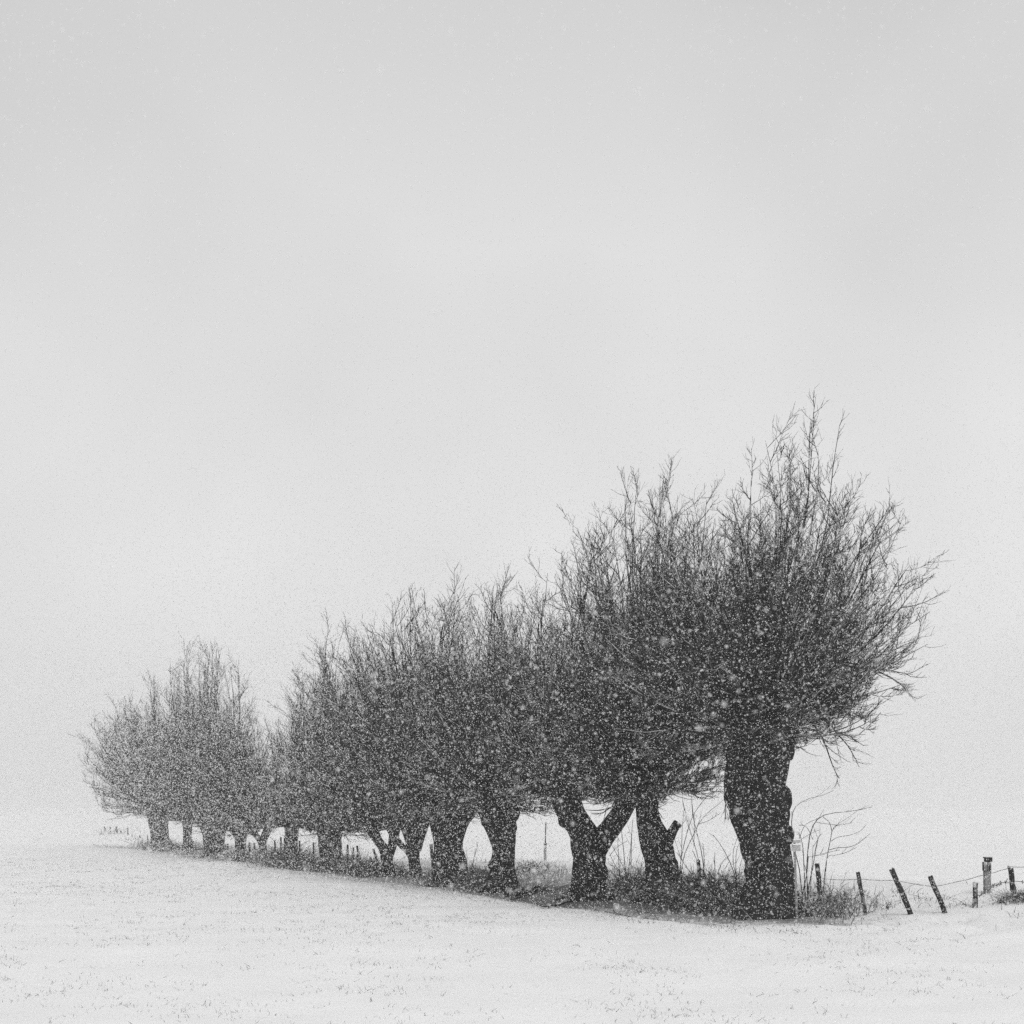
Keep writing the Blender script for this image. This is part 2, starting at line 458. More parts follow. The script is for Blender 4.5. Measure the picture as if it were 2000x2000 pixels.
    if extra:
        EX = np.array([resample(np.array([W(*p[:2], Yt + (p[2] if len(p) > 2 else 0)) for p in x]), K) for x in extra])
        RX = np.tile(np.linspace(.019, .004, K), (len(EX), 1))
        tubes(mb, EX, RX, 4)
        E1, ER1 = grow_twigs(rng, EX, RX, 7, .3, lambda t, r: (.18 + .4 * r) * (1.2 - .6 * t), .35, .8, 5, 0, .006, .0025)
        tubes(mb, E1, ER1, 3)
        E2, ER2 = grow_twigs(rng, E1, ER1, 4, .2, lambda t, r: .06 + .14 * r, .35, .8, 3, 0, .0036, .0018)
        tubes(mb, E2, ER2, 3)
    return mb.build('crown', M_TWIG, parent, origin=parent.location)

TREES = [
 dict(Y=22.3, base=(1503, 1785), label='largest and tallest pollard willow, broad dark trunk beside the fence posts',
      limbs=[[(1503,1812,74),(1503,1785,60),(1506,1740,50),(1505,1700,46),(1499,1646,48),(1491,1606,53),(1485,1560,54),(1481,1532,54),(1484,1490,57),(1488,1450,59),(1489,1415,56),(1490,1385,42),(1492,1362,14)]],
      blobs=[(1527,1560,17,-.1),(1532,1458,20,0),(1449,1478,18,-.1),(1470,1500,30,-.3),(1500,1400,40,-.2),(1455,1420,36,0),(1525,1410,32,.1),(1541,1432,17,0),(1436,1510,12,-.1),(1442,1598,12,-.1),(1537,1630,12,-.1),(1462,1700,13,-.2)],
      heads=[(1470,1410),(1505,1400),(1488,1420)], rh=55, n=330, ntw=17, nsub=4,
      R=[(-30,110),(-10,185),(0,225),(12,265),(20,320),(32,385),(40,425),(51,465),(60,500),(70,565),(77,620),(82,620),(90,585)],
      L=[(-30,190),(-10,290),(0,330),(30,380),(45,400),(60,405),(75,430),(83,465),(88,570),(90,590)],
      top=.95, extra=[[(1560,1408),(1590,1417),(1609,1447),(1626,1495),(1639,1521)],[(1560,1395),(1612,1407),(1636,1434),(1659,1461),(1678,1498)],
             [(1540,1437),(1585,1436),(1640,1425),(1690,1400),(1724,1366)],[(1540,1320),(1620,1292),(1707,1304),(1750,1312),(1783,1318)],
             [(1640,1300),(1690,1305),(1730,1318),(1757,1335),(1778,1356)],[(1430,1520),(1417,1545,-.4),(1415,1560,-.4),(1421,1577,-.4),(1430,1592,-.4)],
             [(1495,1370),(1560,1200),(1610,1050),(1626,920),(1640,830)],[(1490,1370),(1530,1150),(1575,1000),(1580,880),(1583,825)],
             [(1500,1380),(1600,1200),(1690,1060),(1728,1005),(1738,985)]]),
 dict(Y=25.2, base=(1290, 1762), label='willow with a sawn stub branch, next to the largest willow',
      limbs=[[(1290,1785,56),(1290,1764,44),(1295,1735,36),(1296,1711,33),(1292,1680,29),(1287,1658,29),(1278,1633,27),(1268,1605,22),(1263,1580,20),(1262,1550,24),(1262,1525,27),(1264,1505,20),(1265,1488,8)]],
      stub=[(1298,1652,15),(1308,1634,11),(1316,1619,9),(1323,1608,9.5)],
      blobs=[(1250,1530,20,0),(1278,1535,20,-.1),(1318,1735,16,-.1),(1262,1752,16,-.2),(1312,1690,11,-.1),(1266,1672,9,-.1),(1275,1585,11,0)],
      heads=[(1255,1520),(1272,1518)], rh=35, n=330, ntw=16, nsub=4,
      R=[(-20,110),(0,200),(30,320),(60,450),(73,560),(80,595),(90,620)], L=[(-20,140),(0,220),(30,270),(60,370),(70,455),(78,545),(84,595),(90,620)]),
 dict(Y=26.6, base=(1154, 1745), label='willow whose trunk forks low into a wide V',
      limbs=[[(1154,1770,50),(1154,1747,37),(1152,1720,31),(1151,1690,30),(1150,1660,32),(1137,1622,27),(1118,1592,25),(1108,1562,27),(1110,1537,27),(1112,1515,18),(1113,1500,6)],
             [(1158,1668,20),(1176,1636,20),(1198,1608,19),(1217,1580,19),(1228,1552,21),(1232,1530,20),(1234,1512,8)]],
      blobs=[(1093,1568,13,0),(1125,1535,20,-.1),(1240,1545,18,.1),(1127,1655,11,-.1),(1176,1702,11,-.1),(1100,1600,10,0),(1213,1596,10,0)],
      heads=[(1112,1525),(1228,1540)], rh=32, n=270, ntw=15, nsub=4,
      R=[(-20,110),(0,200),(30,280),(60,400),(80,500),(90,515)], L=[(-20,150),(0,220),(30,270),(60,385),(70,445),(76,480),(85,510),(90,515)]),
 dict(Y=29.2, base=(980, 1738), label='straight willow trunk behind the end of the fallen log',
      limbs=[[(980,1758,44),(980,1740,33),(982,1715,26),(982,1690,23),(984,1660,21),(981,1630,26),(977,1605,31),(972,1580,35),(972,1560,36),(974,1540,26),(975,1525,8)]],
      blobs=[(999,1613,10,0),(950,1570,16,0),(992,1570,16,-.1),(1005,1588,10,0),(948,1602,9,0),(962,1690,8,-.1)],
      heads=[(960,1560),(988,1560)], rh=34, n=220, ntw=14, nsub=4,
      R=[(-15,95),(0,160),(30,250),(60,350),(90,445)], L=[(-15,95),(0,160),(30,250),(60,360),(80,445),(90,450)]),
 dict(Y=31.3, base=(877, 1738), label='stout willow parting into two upright limbs, post against its trunk',
      limbs=[[(876,1760,46),(877,1740,35),(880,1715,30),(880,1690,30),(875,1665,28),(866,1640,20),(857,1615,16),(853,1590,17),(853,1570,16),(854,1552,6)],
             [(880,1668,24),(886,1640,18),(896,1615,16),(905,1595,16),(909,1575,16),(910,1553,6)]],
      blobs=[(848,1580,14,0),(916,1582,14,0),(872,1600,12,.15),(868,1570,14,.1)],
      heads=[(853,1575),(908,1575)], rh=26, n=230, ntw=14, nsub=4,
      R=[(-15,90),(0,150),(30,240),(60,350),(90,440)], L=[(-15,90),(0,170),(30,270),(60,385),(72,435),(90,440)]),
 dict(Y=34.6, base=(812, 1715), label='slender willow with two short limbs, beside the stout two limbed willow',
      limbs=[[(813,1732,18),(812,1716,12),(810,1690,10),(808,1670,11),(806,1648,13),(798,1625,12),(793,1604,14),(795,1588,12),(796,1576,5)],
             [(811,1660,11),(819,1635,11),(826,1614,11),(828,1600,13),(828,1586,10),(828,1575,4)], [(806,1682,6),(797,1664,6),(783,1650,6),(768,1630,7),(757,1612,6)]],
      blobs=[(797,1592,12,0),(812,1600,14,.1),(826,1594,12,0)],
      heads=[(795,1588),(828,1588)], rh=22, n=170, ntw=13, nsub=4,
      R=[(-15,80),(0,140),(30,230),(60,330),(90,420)], L=[(-15,80),(0,150),(30,250),(60,355),(77,425),(90,425)]),
 dict(Y=35.5, base=(760, 1712), label='thin forked willow with a leaning stake on its far side',
      limbs=[[(761,1727,18),(760,1713,13),(757,1690,10),(755,1672,11),(748,1655,9),(737,1640,9),(729,1622,11),(727,1606,6)],[(757,1678,8),(764,1655,8),(770,1632,9),(771,1612,6)]],
      blobs=[(728,1615,12,0),(770,1620,11,0)],
      heads=[(728,1608),(770,1608)], rh=20, n=180, ntw=13, nsub=4,
      R=[(-15,80),(0,140),(30,220),(60,320),(90,405)], L=[(-15,90),(0,150),(30,235),(60,335),(79,400),(90,405)]),
 dict(Y=38.7, base=(648, 1700), label='thick short willow trunk hemmed in by tall dark weeds',
      limbs=[[(650,1716,30),(648,1702,23),(646,1670,20),(644,1640,21),(643,1620,20),(643,1603,8)]], blobs=[(632,1625,12,0),(656,1625,12,0)],
      heads=[(644,1615)], rh=22, n=200, ntw=12, nsub=4,
      R=[(-15,90),(0,140),(30,220),(60,330),(90,390)], L=[(-15,80),(0,110),(30,130),(60,185),(72,270),(82,365),(90,390)]),
 dict(Y=40.5, base=(567, 1695), label='willow at the left end of the taller group, sparse twigs on top',
      limbs=[[(568,1710,26),(567,1696,18),(569,1660,13),(570,1630,13),(570,1612,14),(570,1598,6)]], blobs=[(566,1610,12,0)],
      heads=[(570,1606)], shift=16, rh=16, n=140, ntw=12, nsub=4,
      R=[(-15,80),(0,120),(30,200),(60,300),(90,360)], L=[(-15,60),(0,80),(30,100),(60,140),(78,190),(85,300),(90,350)]),
 dict(Y=44.3, base=(518, 1683), label='low willow with a thin forked trunk in the gap between the two groups',
      limbs=[[(518,1695,15),(518,1684,10),(515,1660,8),(513,1645,8),(520,1625,8),(521,1610,4)],[(515,1655,6),(503,1634,6),(490,1621,7),(485,1611,4)]], blobs=[],
      heads=[(487,1612),(520,1612)], rh=14, n=105, ntw=11, nsub=4,
      R=[(-15,60),(0,80),(30,130),(60,175),(90,215)], L=[(-15,70),(0,110),(30,160),(60,225),(90,225)]),
 dict(Y=46.4, base=(473, 1677), label='willow at the right side of the far group, narrow leaning trunk',
      limbs=[[(473,1688,16),(473,1677,12),(470,1655,10),(469,1640,11),(468,1625,12),(468,1610,5)]], blobs=[(462,1622,9,0)],
      heads=[(468,1616)], shift=-24, rh=13, n=140, ntw=11, nsub=4,
      R=[(-15,60),(0,70),(30,100),(60,150),(75,200),(84,290),(90,335)], L=[(-15,70),(0,100),(30,170),(60,285),(90,350)]),
 dict(Y=50.2, base=(420, 1670), label='far willow with a wide stocky trunk under the far group\'s peak',
      limbs=[[(420,1683,28),(420,1671,21),(418,1650,19),(416,1630,22),(415,1612,22),(415,1596,8)]], blobs=[(400,1615,9,0),(432,1615,9,0)],
      heads=[(415,1603)], rh=20, n=180, ntw=11, nsub=4,
      R=[(-15,60),(0,80),(30,120),(60,185),(75,280),(84,350),(90,365)], L=[(-15,60),(0,90),(30,160),(60,275),(90,365)]),
 dict(Y=54.7, base=(367, 1661), label='far willow with a narrow straight trunk, second from the row\'s far end',
      limbs=[[(367,1672,15),(367,1661,11),(366,1640,8.5),(365,1615,8.5),(365,1600,10),(365,1588,4)]], blobs=[],
      heads=[(365,1597)], rh=12, n=150, ntw=11, nsub=4,
      R=[(-15,50),(0,80),(30,130),(60,215),(75,300),(90,350)], L=[(-15,50),(0,80),(30,120),(60,200),(75,280),(84,350),(90,350)]),
 dict(Y=58.0, base=(315, 1655), label='farthest willow, faint in the snowfall, at the far end of the row',
      limbs=[[(316,1665,26),(315,1652,19),(314,1635,17),(310,1615,19),(306,1595,20),(302,1578,19),(300,1562,8)]], blobs=[(290,1580,9,0),(315,1585,9,0)],
      heads=[(303,1572)], rh=18, n=200, ntw=11, nsub=4,
      R=[(-15,70),(0,100),(30,150),(60,220),(90,255)], L=[(-20,100),(0,118),(18,142),(33,168),(43,195),(61,212),(80,240),(90,255)]),
]
for i, t in enumerate(TREES):
    Y = t['Y']; b = W(t['base'][0], t['base'][1], Y)
    gz = float(ground(b[0], b[1]))
    root = empty('willow_tree', (b[0], b[1], gz))
    tag(root, t['label'], 'tree', 'row of pollard willows')
    mb = MB(); far = i > 6
    for j, lb in enumerate(t['limbs']):
        trunk_tube(mb, lb, Y, 100 + i * 10 + j, 18 if far else 52, 14 if far else 36, flare=(j == 0))
    for j, (bx, by, br, dy) in enumerate(t['blobs']):
        blob(mb, bx, by, br, Y, 300 + i * 10 + j, dy)
    # surface roots reaching into the ground
    rng = np.random.default_rng(500 + i)
    hwm = t['limbs'][0][1][2] / FPX * Y
    for a in rng.uniform(0, 2 * math.pi, 5 if i else 0):
        d = np.array([math.cos(a), math.sin(a) * .8])
        p0 = np.array([b[0], b[1], gz + .35 * hwm * 2]); o = []
        for q in (0.3, .75, 1.1, 1.5):
            xy = b[:2] + d * hwm * q
            o.append([xy[0], xy[1], float(ground(*xy)) + (.5, .18, .04, -.08)[(0.3, .75, 1.1, 1.5).index(q)] * min(1, hwm * 2)])
        tubes(mb, resample(np.array(o), 7)[None], np.linspace(.32, .12, 7)[None] * hwm, 8)
    mb.build('trunk', M_BARK, root, origin=root.location)
    if 'stub' in t:
        sb = MB(); trunk_tube(sb, t['stub'], Y - .1, 777, 12, 16, .7, True)
        o = sb.build('branch_stub', M_BARK, root, origin=root.location); o['label'] = 'short sawn off stub branch'
    crown('crown', t['heads'], Y, t['R'], t['L'], int(t['n'] * (.54, .56, .58, .60, .60, .68)[min(i, 5)]), 900 + i, root, (9, 9, 9, 8, 8, 7)[min(i, 5)], (9, 9, 8, 8, 8, 7)[min(i, 5)], 2 if i < 1 else 1, t.get('extra'), max(1.0, (Y / 22.3) ** .38), t['rh'], 1.0 if not far else 1.15, (34, 26, 26, 22, 22, 12)[min(i, 5)], t.get('shift', 0.0))

# ------------------------------------------------------------------ saplings and canes
def canes(label, curves, Y, base, n_side=5, r0=.010, cat='sapling', seed=0, name='sapling'):
    rng = np.random.default_rng(seed)
    b = W(*base, Y); gz = float(ground(b[0], b[1]))
    root = empty(name, (b[0], b[1], gz)); tag(root, label, cat, 'bare canes growing between the willows')
    for c in curves:
        dy = rng.uniform(-.25, .25)
        pts = np.array([W(p[0], p[1], Y + dy * (k / max(1, len(c) - 1)) + (dy * .3)) for k, p in enumerate(c)])
        g0 = float(ground(pts[0, 0], pts[0, 1]))
        if len(c) > 2 and c[0][1] > 1675:
            pts = np.vstack([[pts[0, 0], pts[0, 1], min(g0, pts[0, 2]) - .05], pts])
        K = 12; P = resample(pts, K)[None]
        thin_ = .55 if c[0][1] < 1690 else 1.0
        R = np.linspace(r0 * thin_, .0035, K)[None] * rng.uniform(.8, 1.15)
        mb = MB(); tubes(mb, P, R, 5)
        if n_side:
            L = np.linalg.norm(np.diff(P[0], axis=0), axis=1).sum()
            P1, R1 = grow_twigs(rng, P, R, n_side, .45, lambda t, r: L * (.06 + .16 * r), .4, .9, 5, .15, .0042, .002)
            tubes(mb, P1, R1, 3)
        mb.build('stem', M_CANE, root, origin=root.location)
    return root

canes('bent cane shrub arching over towards the fence, right beside the largest trunk', [
  [(1577,1735),(1575,1700),(1579,1650),(1584,1622),(1592,1606),(1603,1595),(1624,1588),(1650,1586),(1677,1582),(1703,1576)],
  [(1583,1738),(1586,1690),(1588,1650)], [(1579,1738),(1590,1680),(1597,1640),(1605,1628)], [(1572,1738),(1569,1665),(1565,1640),(1560,1625)],
  [(1566,1740),(1560,1690),(1552,1660),(1546,1620),(1547,1595),(1551,1580),(1560,1570),(1578,1560),(1602,1555),(1628,1544)],
  [(1560,1640),(1572,1612),(1592,1601),(1600,1598)], [(1564,1640),(1580,1630),(1597,1622)], [(1578,1682),(1582,1674),(1592,1671),(1612,1666),(1640,1660)],
  [(1588,1640),(1575,1615),(1560,1612)], [(1568,1745),(1575,1710),(1572,1690)]], 23.4, (1576, 1760), 3, .010, seed=1)
canes('upright branching sapling next to the nearest fence post by the big trunk', [
  [(1609,1745),(1610,1715),(1613,1690),(1617,1665),(1622,1640),(1626,1620),(1633,1612),(1653,1599),(1676,1582)],
  [(1614,1682),(1630,1671),(1650,1666),(1673,1655)], [(1619,1660),(1635,1656),(1660,1654),(1680,1644),(1699,1628)],
  [(1623,1643),(1637,1635),(1660,1631),(1680,1623),(1690,1613)], [(1625,1625),(1620,1607),(1608,1596)], [(1594,1606),(1615,1609),(1640,1611),(1664,1607)]], 22.9, (1609, 1760), 2, .010, seed=2)
canes('tall crossing canes between the stub willow and the largest willow', [
  [(1377,1725),(1367,1690),(1358,1655),(1346,1615),(1333,1562)], [(1376,1715),(1371,1670),(1362,1630),(1353,1590),(1350,1545)],
  [(1326,1720),(1330,1680),(1336,1650),(1345,1615),(1358,1585),(1384,1550)], [(1330,1715),(1336,1672),(1350,1640),(1367,1605),(1385,1585),(1402,1572)],
  [(1329,1700),(1331,1660),(1333,1610),(1337,1580)], [(1366,1722),(1345,1700),(1330,1675),(1318,1640)], [(1374,1715),(1375,1680),(1373,1648)],
  [(1380,1715),(1366,1690),(1352,1660)], [(1355,1655),(1356,1610),(1352,1590)], [(1364,1610),(1385,1602),(1404,1590)],[(1360,1725),(1338,1690),(1322,1665)]], 24.6, (1362, 1735), 3, .009, seed=3)
canes('curved reedy canes leaning against the left side of the largest trunk', [
  [(1440,1725),(1433,1690),(1432,1665),(1437,1645),(1444,1628)], [(1438,1725),(1437,1690),(1439,1660),(1447,1642)], [(1443,1725),(1446,1690),(1453,1668)],
  [(1436,1720),(1430,1695),(1418,1668),(1406,1648),(1393,1631)], [(1444,1722),(1450,1700),(1458,1680)],[(1404,1720),(1404,1700),(1412,1682),(1422,1676)],[(1397,1720),(1396,1685),(1396,1665)],[(1388,1718),(1384,1695)]], 23.6, (1438, 1745), 1, .008, seed=4)
canes('clump of straight canes between the V forked willow and the stub willow', [
  [(1228,1715),(1230,1680),(1233,1640),(1236,1600)], [(1232,1715),(1233,1670),(1234,1630)], [(1222,1712),(1218,1660),(1214,1620),(1216,1595)], [(1225,1712),(1208,1675),(1192,1645)],
  [(1210,1705),(1207,1650),(1207,1600)], [(1216,1712),(1200,1688),(1190,1665)], [(1213,1712),(1200,1695),(1188,1684)], [(1190,1672),(1205,1655),(1225,1642)]], 27.0, (1220, 1730), 2, .009, seed=5)
canes('few short canes at the foot of the stout two limbed willow', [
  [(913,1700),(912,1675),(911,1660)], [(922,1700),(927,1672),(932,1655),(934,1643)], [(920,1700),(926,1675),(929,1656)], [(910,1695),(905,1672),(900,1650)], [(918,1700),(922,1680)]], 31.5, (916, 1715), 1, .008, seed=6)

# ------------------------------------------------------------------ fence posts
def post(label, top, bottom, hw, name='fence_post', group='leaning fence posts', Y=None, seed=0, slant=.25, mat=None):
    rng = np.random.default_rng(seed)
    b = ghit(*bottom) if Y is None else W(*bottom, Y)
    if Y is not None: b[2] = min(b[2], float(ground(b[0], b[1])))
    tp = W(*top, b[1] + rng.uniform(-.08, .08)); r = hw / FPX * b[1]
    d = unit(tp - b); K = 9; sides = 10
    P = (b - d * .3)[None] + (tp - b + d * .3)[None] * np.linspace(0, 1, K)[:, None]
    P[1:-1] += rng.normal(size=(K - 2, 3)) * r * .08
    A = unit(np.cross(d, [0, 1, 0])); B = np.cross(d, A)
    ang = np.linspace(0, 2 * math.pi, sides, endpoint=False)
    ra = r * (1 + .16 * rng.normal(size=sides))
    V = P[:, None] + (ra[None] * rng.uniform(.9, 1.1, (K, sides)))[..., None] * (A * np.cos(ang)[:, None] + B * np.sin(ang)[:, None])[None]
    V[-1] += d * (rng.uniform(-1, .6, sides) * r * slant * 3)[:, None]
    a = np.arange(K - 1)[:, None] * sides; s = np.arange(sides)[None]
    Q = np.stack([a + s, a + (s + 1) % sides, a + sides + (s + 1) % sides, a + sides + s], -1).reshape(-1, 4)
    T = np.stack([(K - 1) * sides + np.arange(sides), (K - 1) * sides + (np.arange(sides) + 1) % sides, np.full(sides, K * sides)], -1)
    mb = MB(); mb.add(np.vstack([V.reshape(-1, 3), P[-1] - d * r * .6 * slant]), Q, T)
    o = mb.build(name, mat or M_POST, None, False, origin=b)
    if label: tag(o, label, 'fence post', group)
    return o, b, tp

PO = {}
for key, lab, top, bot, hw in [
    ('a', 'dark fence post standing in weeds just right of the largest trunk', (1596,1686), (1606,1784), 4.0),
    ('b', 'thin fence post leaning slightly, first clear of the weeds', (1675,1703), (1690,1787), 3.8),
    ('c', 'most strongly tilted fence post, a snow patch on its shaft', (1741,1697), (1779,1786), 4.6),
    ('d', 'tilted fence post between the most tilted one and the short broken one', (1816,1711), (1845,1784), 4.6),
    ('e', 'short broken fence post with a splintered top', (1905,1723), (1904,1773), 4.6),
    ('f', 'fence post rising from the dark grass tuft at the right edge', (1974,1692), (1980,1745), 4.8)]:
    PO[key] = post(lab, top, bot, hw, seed=ord(key))
post('fence post among tall canes left of the largest trunk', (1363,1680), (1368,1728), 3.6, Y=24.9, seed=21)
post('fence post tight against the stout two limbed willow', (842,1648), (849,1716), 3.0, Y=31.0, seed=22)
post('leaning stake left of the thin forked willow', (729,1658), (746,1700), 2.4, Y=35.4, seed=23)
post('short stake left of the leaning stake', (724,1674), (732,1700), 2.0, Y=35.8, seed=24)
FAR = [(487,1645,488,1682),(497,1646,498,1683),(537,1640,538,1685),(548,1635,549,1688),(556,1632,557,1690),(690,1655,691,1695),(698,1652,699,1697),(585,1642,586,1690),(612,1645,613,1692),(679,1650,678,1698),(444,1648,444,1676)]
for k, (tx, ty, bx, by) in enumerate(FAR):
    post('small fence post between far willow trunks', (tx, ty), (bx, by), 1.9, group='far fence posts between trunks', Y=float(np.interp(bx, [440, 480, 560, 700], [48.5, 46.5, 42.5, 37.3])), seed=30 + k)
LEFT = [(288,1630,289,1643),(272,1628,273,1640),(258,1624,259,1639),(249,1614,251,1638),(236,1618,237,1636),(227,1614,229,1634),(215,1612,217,1629),(204,1608,205,1625)]
for k, (tx, ty, bx, by) in enumerate(LEFT):
    post('faint distant fence post beyond the farthest willow', (tx, ty + (k * 7 % 5) * 1.6), (bx + (k * 5 % 3) - 1, by), (1.0, 1.4, 1.7)[k % 3], group='faint distant fence posts', Y=float(np.interp(bx, [205, 290], [92, 68])), seed=50 + k)

# wires
def wire(label, pts, r, name, barbs=False, seed=0):
    rng = np.random.default_rng(seed)
    P = []
    for a, b in zip(pts[:-1], pts[1:]):
        t = np.linspace(0, 1, 9)[:-1, None]
        seg = a + (b - a) * t; seg[:, 2] -= .05 * np.linalg.norm(b - a) * (t * (1 - t))[:, 0] * 1.5
        P.append(seg)
    P = np.vstack(P + [pts[-1][None]])
    P[1:-1] += rng.normal(size=(len(P) - 2, 3)) * (.010 if barbs else .003)
    mb = MB(); tubes(mb, P[None], np.full((1, len(P)), r), 5)
    o = mb.build(name, M_WIRE, None, origin=P[0]); tag(o, label, 'wire', 'fence wires')
    if barbs:
        for k in range(2, len(P) - 1):
            if k % 2: continue
            b = MB(); d = unit(rng.normal(size=(3, 3))) * .035
            tubes(b, np.stack([P[k] - d, P[k] + d * 0, P[k] + d], 1), np.full((3, 3), .004), 4)
            b.build('barb', M_WIRE, o, origin=o.location)
def on(px, py, key): return W(px, py, PO[key][1][1] - .06)
Yp = 22.4
wire('thin fence wire strung across the leaning posts', [W(1606,1716,22.5), on(1679,1717,'b'), on(1748,1719,'c'), on(1826,1731,'d'), W(1922,1708,PO['e'][1][1]), on(1974,1693,'f'), W(2060,1690,PO['f'][1][1])], .0048, 'fence_wire', seed=3)
wire('slack barbed wire from the broken post to the post at the right edge', [on(1908,1751,'e'), W(1927,1740,PO['e'][1][1]+.2), W(1942,1728,PO['e'][1][1]+.2), W(1957,1724,PO['f'][1][1]), on(1976,1721,'f'), W(2060,1722,PO['f'][1][1])], .0055, 'barbed_wire', True, 4)

# ------------------------------------------------------------------ marker posts
def box(mb, c, sx, sy, sz, rot=0.0, bev=.12):
    b = min(sx, sy, sz) * bev
    pts = []
    for z, i in ((-sz / 2, b), (-sz / 2 + b, 0), (sz / 2 - b, 0), (sz / 2, b)):
        for x, y in ((-1, -1), (1, -1), (1, 1), (-1, 1)):
            pts.append([x * (sx / 2 - i), y * (sy / 2 - i), z])
    pts = np.array(pts); ca, sa = math.cos(rot), math.sin(rot)
    pts = np.stack([pts[:, 0] * ca - pts[:, 1] * sa, pts[:, 0] * sa + pts[:, 1] * ca, pts[:, 2]], -1) + c
    Q = [[3, 2, 1, 0], [12, 13, 14, 15]]
    for k in range(3):
        for s in range(4): Q.append([k * 4 + s, k * 4 + (s + 1) % 4, k * 4 + 4 + (s + 1) % 4, k * 4 + 4 + s])
    mb.add(pts, np.array(Q))

def pxbox(name, mat, parent, px, py, wpx, hpx, Y, depth, rot=0.0, dy=0.0):
    top_ = parent.parent or parent
    c = W(px, py, Y); c[1] += dy; mb = MB(); s = Y / FPX
    box(mb, c, wpx * s, depth, hpx * s, rot)
    return mb.build(name, mat, parent, False, origin=top_.location)

Ys = 21.55
b = W(1556, 1786, Ys); gz = float(ground(b[0], b[1]))
sg_ = empty('marker_sign', (b[0], b[1], gz)); tag(sg_, 'pale pole with two small snowy plates in front of the largest trunk', 'sign')
mb = MB(); P = np.array([[b[0] + .01, Ys, gz - .1], W(1554, 1720, Ys), W(1551, 1640, Ys)]); tubes(mb, resample(P, 8)[None], np.full((1, 8), .019), 8, True)
mb.build('pole', M_PALE, sg_, origin=sg_.location)
pl = pxbox('sign_plate', M_SIGN, sg_, 1554, 1656, 17, 12, Ys, .03, .15, -.035)
pxbox('snow_cap', M_SNOWCAP, pl, 1554, 1649.3, 16, 2.4, Ys, .05, .15, -.035)
pl2 = pxbox('sign_plate', M_SIGN, sg_, 1555, 1643.5, 15, 5, Ys, .03, .15, -.035)
pxbox('snow_cap', M_SNOWCAP, pl2, 1555, 1640, 14, 2.6, Ys, .05, .15, -.035)

b = ghit(1928, 1745); Yg = b[1]
gp = empty('boundary_post', b); tag(gp, 'pale grey square post with dark cap and small side board, behind the broken post', 'post')
pxbox('shaft', M_PALE, gp, 1928, 1717, 11.5, 66, Yg, .085, .1)
pxbox('cap', M_POST, gp, 1930, 1679, 12, 9.5, Yg, .10, .1)
pxbox('cap_lip', M_POST, gp, 1929, 1675, 13.5, 2.5, Yg, .11, .1)
sbd = pxbox('side_board', M_PALE, gp, 1922, 1692, 7, 17, Yg, .05, .1, -.05)
pxbox('board_edge', M_POST, sbd, 1918.6, 1692, 1.4, 17.5, Yg, .055, .1, -.05)
pxbox('board_edge', M_POST, sbd, 1925.6, 1692, 1.4, 17.5, Yg, .055, .1, -.05)
pxbox('hinge_strip', M_POST, gp, 1932, 1697, 3, 17, Yg, .02, .1, -.055)

b = ghit(1065, 1687); Yg = b[1] if b[1] > 38 else 42.7
b = W(1065, 1687, Yg); b[2] = float(ground(b[0], b[1]))
rp = empty('marker_pole', b); tag(rp, 'thin two stage marker pole on the snow seen between trunks', 'pole')
top1, top2 = W(1065, 1649, Yg), W(1066, 1606, Yg)
mb = MB(); tubes(mb, resample(np.array([b - [0, 0, .1], W(1064.5, 1668, Yg), top1]), 6)[None], np.full((1, 6), .043), 10, True); mb.build('sleeve', M_PALE, rp, origin=rp.location)
mb = MB(); tubes(mb, np.array([[top1 - [0, 0, .01], top1 + [0, 0, .04]]]), np.array([[.05, .045]]), 10, True); mb.build('collar', M_POST, rp, origin=rp.location)
mb = MB(); tubes(mb, resample(np.array([top1, W(1065.6, 1628, Yg), top2]), 6)[None], np.full((1, 6), .019), 8, True); mb.build('rod', M_POST, rp, origin=rp.location)
mb = MB(); tubes(mb, np.array([[top2 - [0, 0, .08], top2]]), np.array([[.024, .024]]), 8, True); mb.build('rod_tip', M_POST, rp, origin=rp.location)

# ------------------------------------------------------------------ fallen log and branches
a, c = ghit(990, 1752), ghit(1062, 1741)
a[2] += .07; c[2] += .05
lg = MB(); K = 12; P = resample(np.array([a, a * .6 + c * .4 + [0, 0, .01], c]), K)
tubes(lg, P[None], (np.linspace(.105, .07, K) * (1 + .1 * RNG.normal(size=K)))[None], 14, True)
lo = lg.build('fallen_log', M_LOG, None, origin=a); tag(lo, 'sawn log lying in snow before the straight willow', 'log')
ax = unit(P[0] - P[1]); h = MB(); tubes(h, np.array([[P[0] + ax * .002, P[0] + ax * .012]]), np.array([[.085, .08]]), 14, True)
h.build('cut_end', M_POST, lo, origin=lo.location)
for k, (lab, pts) in enumerate([('dark bare branch on snow just below the sawn log', [(998,1762),(1030,1752),(1070,1742),(1110,1747)]),
                                ('fallen twiggy branch on snow before the V forked willow', [(1085,1773),(1110,1765),(1140,1756),(1175,1748)]),
                                ('small fallen branch between sawn log and V forked willow', [(1040,1762),(1055,1772),(1070,1775),(1090,1768)])]):
    g = np.array([ghit(*q) for q in pts]); g[:, 2] += .035
    mb = MB(); P = resample(g, 10)[None]; R = np.linspace(.022, .008, 10)[None]; tubes(mb, P, R, 5)
    P1, R1 = grow_twigs(np.random.default_rng(80 + k), P, R, 7, .2, lambda t, r: .12 + .25 * r, .4, .9, 5, .1, .007, .003); tubes(mb, P1, R1, 3)
    o = mb.build('fallen_branch', M_TWIG, None, origin=g[0]); tag(o, lab, 'branch', 'branches fallen on the snow')

